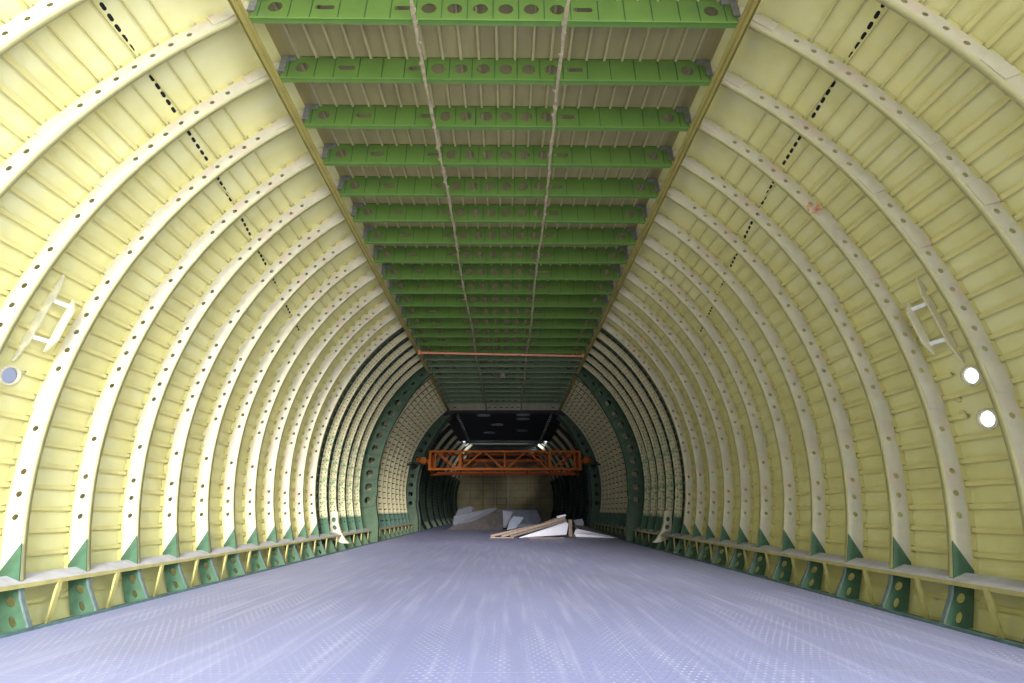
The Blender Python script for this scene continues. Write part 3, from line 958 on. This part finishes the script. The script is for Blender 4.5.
# ------------------------------------------------------------------ far section
def far_bits():
    t = thing('cross_member', 'pale grey green cross member at the far edge of the black ceiling panel', 'beam', (0, 22.55, 3.9))
    m = MB(); m.box(-2.0, 2.0, 0, 0.06, -0.02, 0.10); m.obj('web', M_dgrey, t)
    m = MB(); m.box(-2.0, 2.0, -0.02, 0.14, -0.045, -0.02); m.obj('bottom_flange', M_frame2, t)
    m = MB()
    for x in (-1.55, -0.55, -0.4, -0.25, -0.1, 0.05, 0.2, 0.35, 0.5, 0.65, 1.5): m.box(x - 0.02, x + 0.02, -0.03, 0, -0.0, 0.16)
    m.obj('clip', M_black, t)
    base = None
    for q in range(9):
        y = 23.3 + q * 1.0
        if base is None:
            base = o = thing('rear_beam', '', 'beam')
            m = MB(); m.box(-1.75, 1.75, 0, 0.03, 0.0, 0.28); m.obj('web', M_dgrey, o)
            m = MB(); m.box(-1.75, 1.75, 0, 0.12, -0.01, 0.0); m.obj('bottom_flange', M_dgrey, o)
        else: o = copy_tree(base)
        o.location = (0, y, 3.93)
        o['label'] = 'dim grey green ceiling beam above the far end, %s behind the cross member' % ordn(q + 1)
        o['group'] = 'dim beams at the far end'
    discs = [(-0.81, 16.9, 'nearest on the left'), (0.72, 16.8, 'nearest on the right'), (0.74, 17.5, 'second on the right'), (-0.32, 18.6, 'in the middle'), (-0.73, 20.4, 'farthest on the left'), (0.78, 19.9, 'farthest on the right')]
    for (x, y, w) in discs:
        m = MB()
        m.prism([(0.27 * math.cos(2 * PI * q / 24), 0.22 * math.sin(2 * PI * q / 24)) for q in range(24)], lambda a, b: (a, b, 0.0), lambda a, b: (a * 0.92, b * 0.92, -0.025))
        o = m.obj('ceiling_disc', M_disc); o.location = (x, y, 4.15 - (y - 16.55) * 0.0286)
        tag(o, 'round grey cover under the black ceiling panel, %s' % w, 'cover', 'round covers under the black panel')
far_bits()

# ------------------------------------------------------------------ orange gantry truss
T = thing('gantry_truss', 'orange lattice gantry truss spanning the hold near its far end', 'truss', (0.005, 15.87, 0.0354))
T.scale = (0.952, 0.85, 0.952)
YF, YR = 0.0, 0.75
zt, zb = 2.745, 2.115
RZ = -0.13           # the rear lattice hangs a little lower
V = [-2.73, -1.62, 0.02, 1.68, 2.79]
def seg(name, mt, bars, parent=T):
    m = MB()
    for (a, b, w) in bars: m.bar(a, b, w)
    return m.obj(name, mt, parent)
for y, mt, dz in ((YF, M_truss, 0.0), (YR, M_trussd, RZ)):
    t1, b1 = zt + dz * 0.3, zb + dz
    seg('top_chord', mt, [((-2.78, y, t1), (2.84, y, t1), 0.07)])
    seg('bottom_chord', mt, [((-2.78, y, b1), (2.84, y, b1), 0.08)])
    for q, x in enumerate(V):
        seg('upright', mt, [((x, y, b1), (x, y, t1), 0.05 if q == 2 else 0.10)])
    if dz == 0:
        seg('upright', mt, [((-2.54, y, b1), (-2.54, y, t1), 0.05)]); seg('upright', mt, [((2.60, y, b1), (2.60, y, t1), 0.05)])
        dg = ((-2.5, t1, -1.70, b1), (-1.56, b1, -0.82, t1), (-0.74, t1, -0.04, b1), (0.10, b1, 0.80, t1), (0.88, t1, 1.60, b1), (1.77, b1, 2.55, t1))
    else:
        tm = t1 - 0.22
        seg('mid_chord', mt, [((-1.7, y, tm), (1.75, y, tm), 0.10)])
        dg = ((-1.5, b1, -0.95, tm), (-0.85, tm, -0.3, b1), (-0.25, b1, 0.2, tm), (0.3, tm, 0.8, b1), (0.9, b1, 1.5, tm), (-2.5, t1, -1.8, b1), (1.9, b1, 2.6, t1))
    for (x0, z0, x1, z1) in dg:
        seg('diagonal', mt, [((x0, y, z0), (x1, y, z1), 0.052)])
for x in (-2.7, -1.62, -0.8, 0.02, 0.85, 1.68, 2.75):
    seg('cross_tie', M_trussd, [((x, YF, zb - 0.02), (x, YR, zb + RZ), 0.06)])
    seg('cross_tie', M_trussd, [((x, YF, zt), (x, YR, zt + RZ * 0.3), 0.05)])
seg('lower_tube', M_trussd, [((-2.5, 0.36, zb - 0.10), (2.6, 0.36, zb - 0.10), 0.05)])
for s, x0, x1 in ((-1, -2.78, -3.25), (1, 2.84, 3.22)):
    m = MB(); m.bar((x0, 0.35, 2.43), (x1, 0.35, 2.43), 0.07, 0.10); m.box(*sorted((x0 + s * 0.14, x0 + s * 0.30)), 0.2, 0.5, 2.33, 2.56)
    m.obj('end_carriage', M_truss, T)
    m = MB(); m.tube([(x1 - s * 0.02, 0.2, 2.46), (x1 - s * 0.02, 0.5, 2.46)], 0.07, 14); m.obj('wheel', M_trussd, T)
for side, sn in ((-1, 'left'), (1, 'right')):
    m = MB(); m.box(*sorted((side * 3.14, side * 3.22)), 15.4, 16.6, 2.19, 2.25); m.box(*sorted((side * 3.20, side * 3.50)), 15.95, 16.03, 2.185, 2.245)
    tag(m.obj('gantry_rail', M_frame2), 'dark rail on the %s wall carrying the orange truss' % sn, 'rail', 'rails of the gantry truss')

# ------------------------------------------------------------------ heaps on the floor
def slab(name, pts, thick, mt, label, cat, group, edge=None, nrm=None):
    """flat board through 3-D corner points, given a thickness behind it"""
    P = [Vector(p) for p in pts]
    nv = Vector((0, 0, 0))
    for q in range(1, len(P) - 1): nv += (P[q] - P[0]).cross(P[q + 1] - P[0])
    nv.normalize()
    if nv.y > 0: nv = -nv
    o = P[0].copy(); o.z = 0
    n = len(P)
    front = MB(); front.add([p - o for p in P] , [tuple(range(n))])
    m = MB()
    vs = [p - o for p in P] + [p - o - nv * thick for p in P]
    m.add(vs, [tuple(range(n))], 0)
    m.add(vs, [tuple(range(n, 2 * n))[::-1]], 1 if edge else 0)
    m.add(vs, [(q, n + q, n + (q + 1) % n, (q + 1) % n) for q in range(n)], 1 if edge else 0)
    ob = m.obj(name, [mt, edge] if edge else mt, bevel=0.004)
    ob.location = o
    return tag(ob, label, cat, group)
G1 = 'broken panels heaped at the far left'
slab('loose_panel', [(-0.25, 19.6, 0.74), (1.35, 19.6, 0.70), (1.5, 19.2, 0.36), (1.2, 19.0, 0.02), (-0.25, 19.0, 0.02)], 0.06, M_tarpC, 'large dull blue grey panel propped at the back of the far heap', 'panel', G1)
slab('loose_panel', [(-1.98, 18.65, 0.50), (-0.36, 19.0, 0.80), (-0.30, 18.95, 0.74), (-0.75, 18.5, 0.50), (-1.27, 18.3, 0.30), (-1.95, 18.2, 0.16)], 0.05, M_tarpA, 'long pale grey panel sloping up to the right in the far heap', 'panel', G1, M_tarpB)
slab('loose_panel', [(-2.2, 17.95, 0.008), (-1.95, 18.05, 0.15), (-1.27, 18.15, 0.28), (-0.72, 18.3, 0.50), (-0.32, 18.6, 0.70), (-0.52, 18.1, 0.008)], 0.04, M_tarpB, 'dark brown board lying under the long pale panel of the far heap', 'board', G1)
slab('loose_panel', [(-1.90, 19.2, 0.72), (-1.40, 19.3, 0.87), (-1.22, 19.3, 0.78), (-1.32, 19.0, 0.66), (-1.80, 18.9, 0.52), (-1.95, 19.0, 0.56)], 0.10, M_tarpA, 'small pale block on top at the left end of the far heap', 'block', G1)
slab('loose_panel', [(-0.52, 17.95, 0.008), (-0.45, 18.2, 0.35), (-0.26, 18.4, 0.62), (-0.07, 18.4, 0.69), (-0.03, 18.2, 0.40), (-0.06, 17.95, 0.008)], 0.05, M_tarpB, 'rounded brown board standing upright in the middle of the far heap', 'board', G1)
slab('loose_panel', [(-0.06, 18.3, 0.69), (0.34, 18.2, 0.65), (0.22, 18.1, 0.35), (0.05, 18.0, 0.09), (-0.02, 18.1, 0.09)], 0.04, M_tarpA, 'pale pointed sheet leaning beside the upright brown board', 'sheet', G1)
slab('loose_panel', [(0.20, 17.85, 0.30), (0.36, 17.95, 0.49), (0.75, 17.95, 0.45), (0.62, 17.9, 0.28), (0.45, 17.8, 0.08), (0.10, 17.7, 0.02)], 0.04, M_tarpD, 'crumpled pale blue sheet in front of the dull blue grey panel', 'sheet', G1)
slab('loose_panel', [(0.50, 17.6, 0.008), (0.52, 17.7, 0.22), (1.25, 17.8, 0.22), (1.3, 17.6, 0.008)], 0.05, M_tarpC, 'low grey board behind the boards of the near heap', 'board', G1)

G2 = 'honeycomb floor panels heaped at the right'
slab('loose_panel', [(0.42, 13.10, 0.012), (1.75, 13.15, 0.085), (1.83, 13.30, 0.35), (1.79, 13.35, 0.405)], 0.035, M_panelW, 'large white triangular panel rising to the right in the near heap', 'panel', G2, M_panelE)
slab('loose_panel', [(1.99, 13.05, 0.035), (1.95, 13.08, 0.12), (2.03, 13.20, 0.235), (2.45, 13.15, 0.15), (3.12, 12.85, 0.012)], 0.03, M_panelW, 'smaller white triangular panel pointing right by the wall', 'panel', G2, M_panelE)
slab('loose_panel', [(1.98, 13.45, 0.33), (2.36, 13.45, 0.28), (3.13, 13.0, 0.025), (3.0, 12.98, 0.018), (2.45, 13.25, 0.17), (2.02, 13.30, 0.25)], 0.03, M_tarpB, 'grey brown board lying along the top of the smaller white panel', 'board', G2)
slab('loose_panel', [(2.07, 13.9, 0.44), (2.32, 13.9, 0.48), (2.36, 13.8, 0.35), (2.28, 13.7, 0.28), (2.10, 13.7, 0.30)], 0.08, M_tarpA, 'pale lilac block behind the smaller white panel', 'block', G2)
def plank(a, b, w, h, mt, label, cat='plank', nm='plank'):
    a, b = Vector(a), Vector(b)
    m = MB(); m.bar(Vector((0, 0, 0)), b - a, w, h)
    o = m.obj(nm, mt, bevel=0.003); o.location = a
    return tag(o, label, cat, G2)
plank((-0.36, 13.54, 0.035), (1.55, 13.76, 0.42), 0.20, 0.060, M_wood, 'topmost brown plank rising to the right over the large white panel')
plank((-0.05, 13.39, 0.035), (1.78, 13.58, 0.50), 0.12, 0.065, M_wood, 'brown plank lying just behind the upper edge of the large white panel')
plank((0.20, 13.27, 0.03), (1.80, 13.46, 0.44), 0.10, 0.055, M_panelE, 'dark plank resting directly on the large white panel')
plank((0.40, 13.78, 0.12), (1.80, 13.96, 0.53), 0.16, 0.07, M_wood, 'brown plank at the back under the white strip')
plank((-0.36, 13.15, 0.016), (0.30, 13.12, 0.016), 0.10, 0.026, M_wood, 'short brown plank lying flat at the left tip of the near heap')
plank((0.70, 13.02, 0.014), (1.66, 13.02, 0.014), 0.08, 0.022, M_wood, 'flat brown plank on the floor under the large white panel')
plank((1.57, 13.88, 0.515), (1.83, 13.90, 0.575), 0.14, 0.05, M_panelW, 'small white strip on the highest point of the near heap', 'strip', 'strip')
plank((1.87, 13.25, 0.02), (1.91, 13.45, 0.45), 0.10, 0.05, M_wood, 'brown grey prop standing between the two white panels', 'prop', 'prop')
plank((1.92, 13.12, 0.02), (2.06, 13.22, 0.25), 0.04, 0.04, M_panelE, 'short dark stick leaning beside the smaller white panel', 'stick', 'stick')
